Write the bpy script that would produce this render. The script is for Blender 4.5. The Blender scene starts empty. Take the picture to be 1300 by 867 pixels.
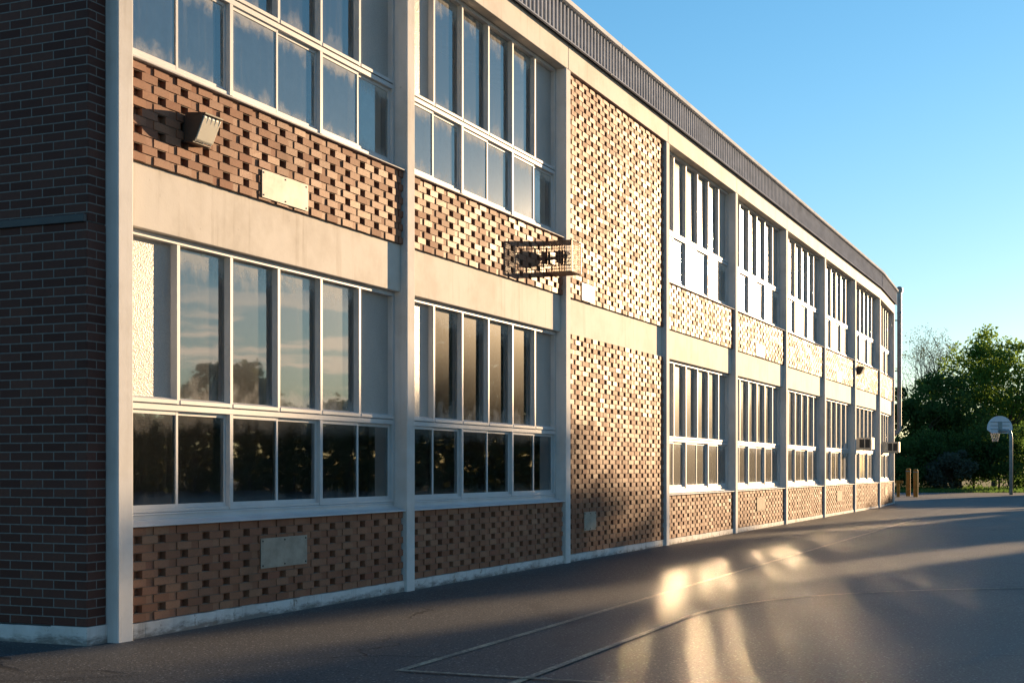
import bpy, math, random
import numpy as np
from mathutils import Vector, Matrix

S = bpy.context.scene
COL = S.collection
R = math.radians

# ------------------------------------------------------------------ camera
cam_d = bpy.data.cameras.new("camera")
cam = bpy.data.objects.new("camera", cam_d)
COL.objects.link(cam)
cam.location = (0, 0, 1.35)
cam.rotation_euler = (R(90), 0, 0)
cam_d.sensor_width = 36
cam_d.lens = 36 * 1790 / 1300
cam_d.shift_y = 0.1242
cam_d.clip_end = 3000
S.camera = cam

# ------------------------------------------------------------------ light
SUN_AZ, SUN_EL = 38.5, 8.0
W = bpy.data.worlds.new("World")
S.world = W
W.use_nodes = True
wn, wl = W.node_tree.nodes, W.node_tree.links
wn.clear()
w_out = wn.new("ShaderNodeOutputWorld")
w_bg = wn.new("ShaderNodeBackground")
sky = wn.new("ShaderNodeTexSky")
sky.sky_type = 'NISHITA'
sky.sun_disc = False
sky.sun_elevation = R(SUN_EL)
sky.sun_rotation = R(SUN_AZ)
sky.altitude = 100
sky.air_density = 1.0
sky.dust_density = 0.12
sky.ozone_density = 3.0
w_bg.inputs[1].default_value = 0.075
W.cycles.sampling_method = 'NONE'   # no sun disc in the sky: leave the direct samples to the sun lamp
def wmap(src, a, b, c=0.0, d=1.0):
    m = wn.new("ShaderNodeMapRange")
    m.interpolation_type = 'SMOOTHSTEP'
    m.inputs[1].default_value = a
    m.inputs[2].default_value = b
    m.inputs[3].default_value = c
    m.inputs[4].default_value = d
    wl.new(src, m.inputs[0])
    return m.outputs[0]


def wmul(a, b):
    m = wn.new("ShaderNodeMath")
    m.operation = 'MULTIPLY'
    wl.new(a, m.inputs[0])
    if isinstance(b, float):
        m.inputs[1].default_value = b
    else:
        wl.new(b, m.inputs[1])
    return m.outputs[0]


# a few thin evening clouds low in the sky, off to the right of the view
tc = wn.new("ShaderNodeTexCoord")
sx = wn.new("ShaderNodeSeparateXYZ")
wl.new(tc.outputs["Generated"], sx.inputs[0])
mp = wn.new("ShaderNodeMapping")
mp.inputs["Scale"].default_value = (4, 4, 42)
wl.new(tc.outputs["Generated"], mp.inputs[0])
nz = wn.new("ShaderNodeTexNoise")
nz.inputs["Scale"].default_value = 1.7
nz.inputs["Detail"].default_value = 6
nz.inputs["Roughness"].default_value = 0.55
wl.new(mp.outputs[0], nz.inputs[0])


c1 = wmap(nz.outputs[0], 0.45, 0.56)
c2 = wmap(sx.outputs[2], 0.02, 0.05)
c3 = wmap(sx.outputs[2], 0.15, 0.09)
c4 = wmap(sx.outputs[0], 0.70, 0.82)
cf = wmul(wmul(wmul(wmul(c1, c2), c3), c4), 0.8)
mixc = wn.new("ShaderNodeMix")
mixc.data_type = 'RGBA'
wl.new(cf, mixc.inputs[0])
# a little cooler and greener than the plain sky model, as the evening sky is in the photograph
tint = wn.new("ShaderNodeMix")
tint.data_type = 'RGBA'
tint.blend_type = 'MULTIPLY'
wl.new(wmap(sx.outputs[2], 0.02, 0.34, 0.0, 1.0), tint.inputs[0])
wl.new(sky.outputs[0], tint.inputs[6])
tint.inputs[7].default_value = (0.77, 1.09, 1.12, 1)
wl.new(tint.outputs[2], mixc.inputs[6])
mixc.inputs[7].default_value = (15.0, 11.5, 8.8, 1)
wl.new(mixc.outputs[2], w_bg.inputs[0])
wl.new(w_bg.outputs[0], w_out.inputs[0])

sun_d = bpy.data.lights.new("sun", 'SUN')
sun_d.energy = 5.0
sun_d.angle = R(0.53)
sun_d.color = (1.0, 0.68, 0.38)
sun = bpy.data.objects.new("sun", sun_d)
COL.objects.link(sun)
_d = Vector((math.sin(R(SUN_AZ)) * math.cos(R(SUN_EL)), math.cos(R(SUN_AZ)) * math.cos(R(SUN_EL)), math.sin(R(SUN_EL))))
sun.rotation_euler = _d.to_track_quat('Z', 'Y').to_euler()

S.view_settings.view_transform = 'Standard'
S.view_settings.look = 'None'
S.view_settings.exposure = 1.35
S.view_settings.gamma = 1
S.view_settings.use_curve_mapping = False
S.render.engine = 'CYCLES'
S.cycles.use_denoising = True
S.cycles.max_bounces = 10
S.cycles.transparent_max_bounces = 16
S.cycles.caustics_reflective = True
S.cycles.caustics_refractive = False
S.cycles.blur_glossy = 0.0
S.cycles.sample_clamp_indirect = 0.0
S.cycles.use_adaptive_sampling = False
S.cycles.use_guiding = True
S.cycles.use_surface_guiding = True
S.cycles.guiding_training_samples = 128

# ------------------------------------------------------------------ helpers
FX, FY, FTH, BAY = -3.0167, 11.0137, 23.053, 4.8732
UX, UY = math.sin(R(FTH)), math.cos(R(FTH))
NX, NY = UY, -UX
rnd = random.Random(7)


def gz(y):
    """height of the gently rising ground at distance y"""
    return 0.0018 * (min(max(y, 5.0), 56.0) - 11.0)


def at(s, n, z):
    return Vector((FX + s * UX + n * NX, FY + s * UY + n * NY, z))


class MB:
    def __init__(self):
        self.v, self.f, self.uv = [], [], {}

    def quad(self, a, b, c, d, uv=False):
        i = len(self.v)
        self.v += [tuple(a), tuple(b), tuple(c), tuple(d)]
        if uv:
            self.uv[len(self.f)] = [(0, 0), (1, 0), (1, 1), (0, 1)]
        self.f.append((i, i + 1, i + 2, i + 3))

    def box(self, s0, s1, n0, n1, z0, z1, jit=None):
        """box in facade coordinates: s along, n outwards, z up"""
        if n0 > n1:
            n0, n1 = n1, n0
        i = len(self.v)
        for z in (z0, z1):
            for n in (n1, n0):
                for s in (s0, s1):
                    self.v.append((s, -n, z))
        # 0: s0 front bottom, 1: s1 front bottom, 2: s0 back b, 3: s1 back b, 4..7 top
        if jit:
            for k, q in zip((0, 1, 4, 5), jit):
                x, y, z = self.v[i + k]
                self.v[i + k] = (x, y - q, z)
        for q in ((0, 1, 5, 4), (1, 3, 7, 5), (3, 2, 6, 7), (2, 0, 4, 6), (4, 5, 7, 6), (2, 3, 1, 0)):
            self.f.append(tuple(i + k for k in q))

    def prism(self, prof, s0, s1):
        """closed (n,z) profile swept along s"""
        i = len(self.v)
        m = len(prof)
        for s in (s0, s1):
            for n, z in prof:
                self.v.append((s, -n, z))
        for k in range(m):
            l = (k + 1) % m
            self.f.append((i + k, i + l, i + m + l, i + m + k))
        self.f.append(tuple(i + k for k in reversed(range(m))))
        self.f.append(tuple(i + m + k for k in range(m)))

    def tube(self, pts, r, seg=8, r1=None, cap=True):
        pts = [Vector(p) for p in pts]
        m = len(pts)
        i = len(self.v)
        ref = None
        for k, p in enumerate(pts):
            t = (pts[min(k + 1, m - 1)] - pts[max(k - 1, 0)]).normalized()
            if ref is None:
                ref = Vector((0, 0, 1)) if abs(t.z) < 0.9 else Vector((1, 0, 0))
            a = t.cross(ref)
            if a.length < 1e-4:
                a = t.orthogonal()
            a.normalize()
            b = t.cross(a).normalized()
            ref = a.cross(t).normalized()
            rr = r if r1 is None else r + (r1 - r) * k / max(1, m - 1)
            for j in range(seg):
                w = 2 * math.pi * j / seg
                self.v.append(tuple(p + a * (rr * math.cos(w)) + b * (rr * math.sin(w))))
        for k in range(m - 1):
            for j in range(seg):
                l = (j + 1) % seg
                self.f.append((i + k * seg + j, i + k * seg + l, i + (k + 1) * seg + l, i + (k + 1) * seg + j))
        if cap:
            self.f.append(tuple(i + j for j in reversed(range(seg))))
            self.f.append(tuple(i + (m - 1) * seg + j for j in range(seg)))

    def mesh(self, name, mat, smooth=False):
        me = bpy.data.meshes.new(name)
        me.from_pydata(self.v, [], self.f)
        if self.uv:
            u = me.uv_layers.new(name="UVMap")
            for fi, c in self.uv.items():
                p = me.polygons[fi]
                for k, li in enumerate(p.loop_indices):
                    u.data[li].uv = c[k]
        if mat:
            me.materials.append(mat)
        me.update()
        if smooth:
            me.shade_smooth()
        return me

    def build(self, name, mat, parent=None, smooth=False, bevel=0.0):
        o = bpy.data.objects.new(name, self.mesh(name, mat, smooth))
        COL.objects.link(o)
        if parent:
            o.parent = parent
        if self.uv:
            return o
        import bmesh
        bm = bmesh.new()
        bm.from_mesh(o.data)
        bmesh.ops.recalc_face_normals(bm, faces=bm.faces)
        bm.to_mesh(o.data)
        bm.free()
        if bevel:
            b = o.modifiers.new("bevel", 'BEVEL')
            b.width = bevel
            b.segments = 2
            b.limit_method = 'ANGLE'
        return o


def tag(o, label=None, cat=None, group=None, kind=None):
    if label:
        o["label"] = label
    if cat:
        o["category"] = cat
    if group:
        o["group"] = group
    if kind:
        o["kind"] = kind
    return o


def empty(name, loc, rz=0.0):
    o = bpy.data.objects.new(name, None)
    o.empty_display_size = 0.2
    o.location = loc
    o.rotation_euler = (0, 0, rz)
    COL.objects.link(o)
    return o


# ------------------------------------------------------------------ materials
class NT:
    def __init__(self, name):
        self.m = bpy.data.materials.new(name)
        self.m.use_nodes = True
        self.n = self.m.node_tree.nodes
        self.l = self.m.node_tree.links
        self.n.clear()
        self.out = self.n.new("ShaderNodeOutputMaterial")

    def node(self, t, **kw):
        o = self.n.new(t)
        for k, v in kw.items():
            setattr(o, k, v)
        return o

    def set(self, sock, v):
        if isinstance(v, bpy.types.NodeSocket):
            self.l.new(v, sock)
        elif v is not None:
            sock.default_value = v

    def coord(self, kind="Object"):
        return self.node("ShaderNodeTexCoord").outputs[kind]

    def noise(self, vec, scale, detail=4, rough=0.6, dim=None):
        o = self.node("ShaderNodeTexNoise")
        self.set(o.inputs["Vector"], vec)
        o.inputs["Scale"].default_value = scale
        o.inputs["Detail"].default_value = detail
        o.inputs["Roughness"].default_value = rough
        return o.outputs[0]

    def scale(self, vec, s, loc=(0, 0, 0)):
        o = self.node("ShaderNodeMapping")
        self.set(o.inputs[0], vec)
        o.inputs["Scale"].default_value = s
        o.inputs["Location"].default_value = loc
        return o.outputs[0]

    def math(self, op, a, b=None, c=None):
        o = self.node("ShaderNodeMath", operation=op)
        self.set(o.inputs[0], a)
        self.set(o.inputs[1], b)
        self.set(o.inputs[2], c)
        return o.outputs[0]

    def rng(self, v, a, b, c=0.0, d=1.0):
        o = self.node("ShaderNodeMapRange", interpolation_type='SMOOTHSTEP')
        self.set(o.inputs[0], v)
        for k, x in enumerate((a, b, c, d)):
            o.inputs[k + 1].default_value = x
        return o.outputs[0]

    def mix(self, f, a, b, blend='MIX'):
        o = self.node("ShaderNodeMix", data_type='RGBA', blend_type=blend)
        self.set(o.inputs[0], f)
        self.set(o.inputs[6], (*a, 1) if isinstance(a, tuple) else a)
        self.set(o.inputs[7], (*b, 1) if isinstance(b, tuple) else b)
        return o.outputs[2]

    def ramp(self, f, stops):
        o = self.node("ShaderNodeValToRGB")
        self.set(o.inputs[0], f)
        e = o.color_ramp.elements
        while len(e) < len(stops):
            e.new(0.5)
        for k, (p, c) in enumerate(stops):
            e[k].position = p
            e[k].color = (*c, 1)
        return o.outputs[0]

    def bump(self, h, strength=0.3, dist=0.01):
        o = self.node("ShaderNodeBump")
        o.inputs["Strength"].default_value = strength
        o.inputs["Distance"].default_value = dist
        self.set(o.inputs["Height"], h)
        return o.outputs[0]

    def pbr(self, col, rough=0.6, normal=None, metal=0.0, spec=0.5):
        o = self.node("ShaderNodeBsdfPrincipled")
        self.set(o.inputs["Base Color"], (*col, 1) if isinstance(col, tuple) else col)
        self.set(o.inputs["Roughness"], rough)
        self.set(o.inputs["Metallic"], metal)
        self.set(o.inputs["Specular IOR Level"], spec)
        if normal is not None:
            self.set(o.inputs["Normal"], normal)
        return o.outputs[0]

    def done(self, sh):
        self.l.new(sh, self.out.inputs[0])
        return self.m


def m_simple(name, col, rough=0.5, metal=0.0, vary=0.15, scale=3.0, spec=0.5):
    t = NT(name)
    c = t.coord()
    n = t.noise(c, scale, 5, 0.65)
    k = t.rng(n, 0.3, 0.7, 0.0, 1.0)
    a = tuple(x * (1 - vary) for x in col)
    b = tuple(min(1, x * (1 + vary)) for x in col)
    return t.done(t.pbr(t.mix(k, a, b), rough, t.bump(t.noise(c, 90, 3), 0.08, 0.004), metal, spec))


def m_matte(name, col, vary=0.12, scale=1.5):
    t = NT(name)
    c = t.coord()
    k = t.rng(t.noise(t.scale(c, (1, 1, 3)), scale, 5, 0.65), 0.3, 0.7)
    d = t.node("ShaderNodeBsdfDiffuse")
    t.set(d.inputs[0], t.mix(k, tuple(x * (1 - vary) for x in col), tuple(x * (1 + vary) for x in col)))
    return t.done(d.outputs[0])


def m_concrete(name, base, stain, low=0.0):
    t = NT(name)
    c = t.coord()
    oi = t.node("ShaderNodeObjectInfo").outputs["Random"]
    cv = t.node("ShaderNodeVectorMath", operation='ADD')
    t.set(cv.inputs[0], c)
    cx = t.node("ShaderNodeCombineXYZ")
    t.set(cx.inputs[0], t.math('MULTIPLY', oi, 37.0))
    t.set(cv.inputs[1], cx.outputs[0])
    c = cv.outputs[0]
    big = t.rng(t.noise(c, 1.1, 5, 0.65), 0.42, 0.68)
    drip = t.rng(t.noise(t.scale(c, (9, 9, 0.7)), 1.0, 5, 0.6), 0.52, 0.75)
    f = t.math('MULTIPLY', t.math('ADD', t.math('MULTIPLY', big, 0.6), t.math('MULTIPLY', drip, 0.55)), 0.85)
    col = t.mix(f, base, stain)
    spot = t.rng(t.noise(c, 11, 4, 0.7), 0.66, 0.72)
    col = t.mix(t.math('MULTIPLY', spot, 0.35), col, tuple(x * 0.55 for x in stain))
    if low:
        # splash dirt and flaked paint near the ground
        zz = t.node("ShaderNodeSeparateXYZ")
        t.set(zz.inputs[0], t.coord())
        dn = t.noise(t.scale(c, (3, 3, 10)), 2.0, 6, 0.7)
        e = t.rng(t.math('ADD', zz.outputs[2], t.math('MULTIPLY', t.math('SUBTRACT', dn, 0.5), 0.22)), low * 0.75, 0.0)
        col = t.mix(t.math('MULTIPLY', e, 0.8), col, (0.10, 0.09, 0.08))
        col = t.mix(t.rng(t.noise(c, 7, 6, 0.75), 0.60, 0.64, 0, 0.8), col, (0.20, 0.165, 0.13))
    h = t.math('ADD', t.math('MULTIPLY', t.noise(c, 60, 4), 0.4), t.noise(c, 6, 4))
    return t.done(t.pbr(col, 0.75, t.bump(h, 0.22, 0.008), 0, 0.15))


def m_brick():
    t = NT("projecting_brick")
    c = t.coord()
    g = t.node("ShaderNodeNewGeometry").outputs["Random Per Island"]
    oi = t.node("ShaderNodeObjectInfo").outputs["Random"]
    k = t.math('FRACT', t.math('ADD', g, oi))
    col = t.ramp(k, [(0.0, (0.235, 0.105, 0.066)), (0.3, (0.27, 0.126, 0.078)), (0.6, (0.295, 0.143, 0.09)), (0.85, (0.325, 0.17, 0.106)), (1.0, (0.25, 0.105, 0.07))])
    sp = t.rng(t.noise(c, 55, 5, 0.7), 0.45, 0.75)
    col = t.mix(t.math('MULTIPLY', sp, 0.5), col, (0.17, 0.09, 0.055))
    # soot-dark weathering in large patches
    big = t.rng(t.noise(t.scale(c, (1, 1, 0.7)), 0.9, 5, 0.6), 0.56, 0.76)
    col = t.mix(t.math('MULTIPLY', big, 0.45), col, (0.13, 0.075, 0.05))
    h = t.math('ADD', t.noise(c, 130, 4, 0.7), t.math('MULTIPLY', t.noise(c, 30, 4), 0.8))
    nb = t.bump(h, 0.28, 0.004)
    r = t.math('ADD', 0.46, t.math('MULTIPLY', t.math('FRACT', t.math('MULTIPLY', k, 7.3)), 0.2))
    return t.done(t.pbr(col, r, nb, 0, 0.045))


def m_wing_brick():
    t = NT("dark_wing_brick")
    c = t.coord()
    s = t.node("ShaderNodeSeparateXYZ")
    t.set(s.inputs[0], c)
    cx = t.node("ShaderNodeCombineXYZ")
    t.set(cx.inputs[0], t.math('SUBTRACT', s.outputs[1], s.outputs[0]))
    t.set(cx.inputs[1], s.outputs[2])
    b = t.node("ShaderNodeTexBrick", offset=0.5)
    t.set(b.inputs["Vector"], cx.outputs[0])
    b.inputs["Scale"].default_value = 1.0
    b.inputs["Brick Width"].default_value = 0.215
    b.inputs["Row Height"].default_value = 0.0705
    b.inputs["Mortar Size"].default_value = 0.0055
    b.inputs["Mortar Smooth"].default_value = 0.2
    b.inputs["Bias"].default_value = 0.0
    b.inputs["Color1"].default_value = (0.060, 0.024, 0.019, 1)
    b.inputs["Color2"].default_value = (0.105, 0.046, 0.035, 1)
    b.inputs["Mortar"].default_value = (0.17, 0.165, 0.155, 1)
    n = t.rng(t.noise(c, 30, 5, 0.7), 0.4, 0.75)
    col = t.mix(t.math('MULTIPLY', n, 0.4), b.outputs[0], (0.06, 0.032, 0.028))
    h = t.math('ADD', t.math('MULTIPLY', b.outputs["Fac"], -1.0), t.math('MULTIPLY', t.noise(c, 70, 4), 0.25))
    return t.done(t.pbr(col, 0.6, t.bump(h, 0.7, 0.008), 0, 0.12))


G3R, G3A = 0.075, 0.6


def m_glass(name, dust=1.0, tint=0.82, haze=0.25, soft=0.28, base=0.022):
    t = NT(name)
    uv = t.node("ShaderNodeUVMap").outputs[0]
    s = t.node("ShaderNodeSeparateXYZ")
    t.set(s.inputs[0], uv)
    c = t.coord()
    n1 = t.noise(t.scale(c, (6, 6, 5)), 1.0, 5, 0.65)
    st = t.noise(t.scale(c, (26, 26, 1.2)), 1.0, 4, 0.6)
    wob = t.math('MULTIPLY', t.math('SUBTRACT', n1, 0.5), 0.55)
    top = t.rng(t.math('ADD', s.outputs[1], wob), 0.78, 1.02)
    bot = t.rng(t.math('ADD', s.outputs[1], wob), 0.16, -0.06)
    edge = t.rng(t.math('ABSOLUTE', t.math('SUBTRACT', s.outputs[0], 0.5)), 0.40, 0.52, 0, 0.35)
    d = t.math('ADD', t.math('ADD', t.math('MULTIPLY', top, 0.42), t.math('MULTIPLY', bot, 0.30)), t.math('MULTIPLY', edge, 0.3))
    d = t.math('ADD', d, t.math('MULTIPLY', t.rng(st, 0.5, 0.8), 0.06))
    d = t.math('MULTIPLY', t.math('ADD', d, base), dust)  # base lays an even pale film over the pane in place of veiling glare
    bmp = t.bump(t.noise(c, 1.6, 2, 0.5), 0.05, 0.02)
    g1 = t.node("ShaderNodeBsdfGlossy")
    g1.inputs["Roughness"].default_value = 0.02
    g1.inputs["Color"].default_value = (0.95, 0.97, 0.97, 1)
    t.set(g1.inputs["Normal"], bmp)
    tan = t.node("ShaderNodeTangent", direction_type='UV_MAP')

    def lobe(rough, c, an=0.0):
        g = t.node("ShaderNodeBsdfAnisotropic") if hasattr(bpy.types, "ShaderNodeBsdfAnisotropic") else t.node("ShaderNodeBsdfGlossy")
        g.inputs["Anisotropy"].default_value = an
        t.l.new(tan.outputs[0], g.inputs["Tangent"])
        g.inputs["Roughness"].default_value = rough
        g.inputs["Color"].default_value = c
        return g.outputs[0]

    g2 = lobe(0.21, (0.95, 0.95, 0.93, 1))
    g3 = lobe(G3R, (0.95, 0.96, 0.95, 1), G3A)   # rolled glass: smears reflections up and down, not sideways
    gh = t.node("ShaderNodeMixShader")
    gh.inputs[0].default_value = haze
    t.l.new(g3, gh.inputs[1])
    t.l.new(g2, gh.inputs[2])
    gm = t.node("ShaderNodeMixShader")
    gm.inputs[0].default_value = soft
    t.l.new(g1.outputs[0], gm.inputs[1])
    t.l.new(gh.outputs[0], gm.inputs[2])
    tr = t.node("ShaderNodeBsdfTransparent")
    tr.inputs[0].default_value = (tint, tint * 1.02, tint, 1)
    fr = t.node("ShaderNodeFresnel")
    fr.inputs[0].default_value = 2.5
    m1 = t.node("ShaderNodeMixShader")
    t.set(m1.inputs[0], fr.outputs[0])
    t.l.new(tr.outputs[0], m1.inputs[1])
    t.l.new(gm.outputs[0], m1.inputs[2])
    df = t.node("ShaderNodeBsdfDiffuse")
    df.inputs[0].default_value = (0.62, 0.60, 0.55, 1)
    m2 = t.node("ShaderNodeMixShader")
    t.set(m2.inputs[0], d)
    t.l.new(m1.outputs[0], m2.inputs[1])
    t.l.new(df.outputs[0], m2.inputs[2])
    return t.done(m2.outputs[0])


def m_frosted():
    t = NT("pebbled_obscure_glass")
    c = t.coord()
    v = t.node("ShaderNodeTexVoronoi")
    t.set(v.inputs["Vector"], c)
    v.inputs["Scale"].default_value = 75
    b = t.bump(v.outputs[0], 0.3, 0.008)
    n = t.rng(t.noise(t.scale(c, (1, 1, 0.6)), 1.5, 4), 0.3, 0.75)
    col = t.mix(n, (0.46, 0.445, 0.42), (0.36, 0.35, 0.335))
    col = t.mix(t.rng(v.outputs[0], 0.25, 0.6, 0, 0.45), col, (0.30, 0.29, 0.27))
    return t.done(t.pbr(col, 0.4, b, 0, 0.2))


def m_asphalt():
    t = NT("asphalt")
    c = t.coord()
    fine = t.noise(c, 48, 4, 0.85)
    mid = t.noise(c, 9, 5, 0.7)
    big = t.noise(t.scale(c, (0.5, 0.3, 1)), 0.7, 5, 0.6)
    col = t.mix(t.rng(fine, 0.36, 0.66), (0.014, 0.015, 0.016), (0.135, 0.133, 0.13))
    col = t.mix(t.rng(mid, 0.4, 0.72, 0, 0.55), col, (0.062, 0.062, 0.064))
    col = t.mix(t.rng(big, 0.46, 0.7, 0, 0.5), col, (0.105, 0.103, 0.10))
    # old damp or oily patches
    pat = t.rng(t.noise(t.scale(c, (0.45, 0.22, 1), (3.1, 1.7, 0)), 1.0, 6, 0.62), 0.60, 0.68, 0, 0.6)
    col = t.mix(pat, col, (0.036, 0.036, 0.038))
    vo = t.node("ShaderNodeTexVoronoi")
    t.set(vo.inputs["Vector"], c)
    vo.inputs["Scale"].default_value = 22
    lit = t.rng(vo.outputs[0], 0.20, 0.12)
    col = t.mix(t.math('MULTIPLY', lit, 0.7), col, (0.36, 0.35, 0.33))
    # hair cracks
    cr = t.node("ShaderNodeTexVoronoi", feature='DISTANCE_TO_EDGE')
    wob = t.node("ShaderNodeVectorMath", operation='MULTIPLY_ADD')
    nn = t.node("ShaderNodeTexNoise")
    t.set(nn.inputs["Vector"], c)
    nn.inputs["Scale"].default_value = 1.3
    nn.inputs["Detail"].default_value = 5
    t.set(wob.inputs[0], nn.outputs["Color"])
    wob.inputs[1].default_value = (1.1, 1.1, 0)
    t.set(wob.inputs[2], c)
    t.set(cr.inputs["Vector"], wob.outputs[0])
    cr.inputs["Scale"].default_value = 0.16
    ck = t.math('MULTIPLY', t.rng(cr.outputs[0], 0.0032, 0.0012), t.rng(t.noise(c, 0.35, 3), 0.45, 0.6, 0, 0.85))
    col = t.mix(ck, col, (0.012, 0.012, 0.013))
    h = t.math('ADD', t.math('SUBTRACT', fine, ck), t.math('MULTIPLY', mid, 0.7))
    return t.done(t.pbr(t.mix(1.0, col, (0.97, 1.0, 1.03), 'MULTIPLY'), 0.6, t.bump(h, 0.45, 0.009), 0, 0.2))


def m_paint_line():
    t = NT("worn_line_paint")
    c = t.coord()
    w = t.rng(t.math('ADD', t.noise(c, 30, 5, 0.75), t.math('MULTIPLY', t.noise(c, 2.2, 4), 0.5)), 0.56, 0.88)
    col = t.mix(w, (0.44, 0.40, 0.29), (0.12, 0.115, 0.105))
    return t.done(t.pbr(col, 0.6, t.bump(t.noise(c, 60, 3), 0.4, 0.008), 0, 0.2))


def m_leaf(name, a, b, trans, tf=0.45):
    t = NT(name)
    g = t.node("ShaderNodeNewGeometry").outputs["Random Per Island"]
    c = t.coord()
    n = t.rng(t.noise(c, 0.55, 3), 0.35, 0.65)
    k = t.math('ADD', t.math('MULTIPLY', g, 0.6), t.math('MULTIPLY', n, 0.4))
    col = t.mix(k, a, b)
    d = t.node("ShaderNodeBsdfDiffuse")
    t.set(d.inputs[0], col)
    tr = t.node("ShaderNodeBsdfTranslucent")
    t.set(tr.inputs[0], t.mix(0.5, col, trans))
    mx = t.node("ShaderNodeMixShader")
    mx.inputs[0].default_value = tf
    t.l.new(d.outputs[0], mx.inputs[1])
    t.l.new(tr.outputs[0], mx.inputs[2])
    return t.done(mx.outputs[0])


M = {}
M['concrete'] = m_concrete("painted_concrete", (0.64, 0.60, 0.545), (0.40, 0.355, 0.30))
M['pier'] = m_concrete("painted_pilaster", (0.62, 0.61, 0.60), (0.42, 0.40, 0.37))
M['plinth'] = m_concrete("painted_plinth", (0.62, 0.61, 0.60), (0.30, 0.27, 0.24), 0.11)
M['brick'] = m_brick()
M['mortar'] = m_simple("dark_mortar", (0.16, 0.11, 0.08), 0.9)
M['wing'] = m_wing_brick()
M['frame'] = m_simple("white_aluminium", (0.51, 0.515, 0.52), 0.5, 0.0, 0.08, 2.0, 0.3)
M['sash'] = m_simple("pale_sash_metal", (0.52, 0.53, 0.54), 0.5, 0.0, 0.08, 2.0, 0.3)
M['glass'] = m_glass("reflective_window_glass", 1.0)
M['clean'] = m_glass('clean_window_glass', 0.3, 0.82, 0.15, 0.10)
M['hazy'] = m_glass('glare_haze_window_glass', 1.0, 0.82, 0.25, 0.85, 0.10)  # far panes: sun glare put in as a pale film
M['hazy2'] = m_glass('glare_haze_dusty_window_glass', 1.5, 0.82, 0.4, 0.7, 0.14)  # far upper sashes: thicker pale film for glare, besides edge dust
M['glass2'] = m_glass("dusty_window_glass", 1.3)
M['frosted'] = m_frosted()
M['blind'] = m_simple("pale_roller_blind", (0.55, 0.57, 0.58), 0.8)
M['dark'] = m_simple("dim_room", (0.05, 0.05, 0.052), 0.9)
M['rib'] = m_matte("grey_ribbed_metal", (0.42, 0.45, 0.52))
M['rib_shade'] = m_matte("shade_black_fascia_backing", (0.016, 0.016, 0.02))  # near-black backing carries the shadow between the ribs in its colour
M['cap'] = m_matte("white_roof_cap", (0.80, 0.80, 0.80))
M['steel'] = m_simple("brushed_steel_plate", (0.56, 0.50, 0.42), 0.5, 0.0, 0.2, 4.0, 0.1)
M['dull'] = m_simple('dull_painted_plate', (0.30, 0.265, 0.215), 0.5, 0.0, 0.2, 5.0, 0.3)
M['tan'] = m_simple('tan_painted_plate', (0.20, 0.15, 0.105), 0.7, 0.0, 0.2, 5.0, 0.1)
M['galv'] = m_simple("galvanised_steel", (0.25, 0.31, 0.32), 0.5, 0.15, 0.2, 4.0, 0.3)
M['bronze'] = m_simple("dark_bronze_paint", (0.035, 0.03, 0.026), 0.5)


def m_lens():
    t = NT("prismatic_lens")
    c = t.coord()
    wv = t.node("ShaderNodeTexWave")
    t.set(wv.inputs["Vector"], c)
    wv.inputs["Scale"].default_value = 30
    p = t.pbr((0.82, 0.78, 0.66), 0.35, t.bump(wv.outputs["Fac"], 0.3, 0.004))
    tr = t.node("ShaderNodeBsdfTranslucent")
    tr.inputs[0].default_value = (0.85, 0.80, 0.68, 1)
    mx = t.node("ShaderNodeMixShader")
    mx.inputs[0].default_value = 0.15
    t.l.new(p, mx.inputs[1])
    t.l.new(tr.outputs[0], mx.inputs[2])
    return t.done(mx.outputs[0])


M['lens'] = m_lens()
M['wire'] = m_simple("rusted_wire", (0.26, 0.18, 0.12), 0.5, 0.4, 0.3, 12)
M['ac'] = m_simple("beige_air_conditioner", (0.52, 0.47, 0.39), 0.55)
M['black'] = m_simple("black_grille", (0.02, 0.02, 0.022), 0.6)
M['ochre'] = m_simple("ochre_post_paint", (0.46, 0.19, 0.035), 0.65, 0, 0.25, 6, 0.15)
M['board'] = m_simple("pale_backboard", (0.66, 0.74, 0.80), 0.6, 0, 0.06, 2, 0.2)
M['net'] = m_simple("white_net", (0.6, 0.58, 0.55), 0.8)
M['orange'] = m_simple("faded_rim", (0.45, 0.14, 0.06), 0.5)
M['ledge'] = m_simple("dark_metal_ledge", (0.025, 0.032, 0.038), 0.5, 0.0)
M['roof'] = m_simple("roof_gravel", (0.2, 0.19, 0.18), 0.9)
M['asphalt'] = m_asphalt()
M['line'] = m_paint_line()
M['seam'] = m_simple("tar_seam", (0.03, 0.03, 0.032), 0.6)
M['bark'] = m_simple("bark", (0.06, 0.045, 0.035), 0.9, 0, 0.3, 8)
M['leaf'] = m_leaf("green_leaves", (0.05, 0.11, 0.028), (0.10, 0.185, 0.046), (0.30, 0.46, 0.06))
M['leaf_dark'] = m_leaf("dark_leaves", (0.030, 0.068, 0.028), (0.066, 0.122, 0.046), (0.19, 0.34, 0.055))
M['leaf_belt'] = m_leaf('belt_leaves', (0.045, 0.07, 0.028), (0.095, 0.125, 0.05), (0.22, 0.23, 0.06), 0.28)
M['leaf_grey'] = m_leaf("greyish_leaves", (0.07, 0.09, 0.08), (0.12, 0.15, 0.12), (0.15, 0.2, 0.08))
M['leaf_dry'] = m_leaf("young_spring_leaves", (0.06, 0.075, 0.05), (0.10, 0.12, 0.075), (0.16, 0.20, 0.10))


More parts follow.
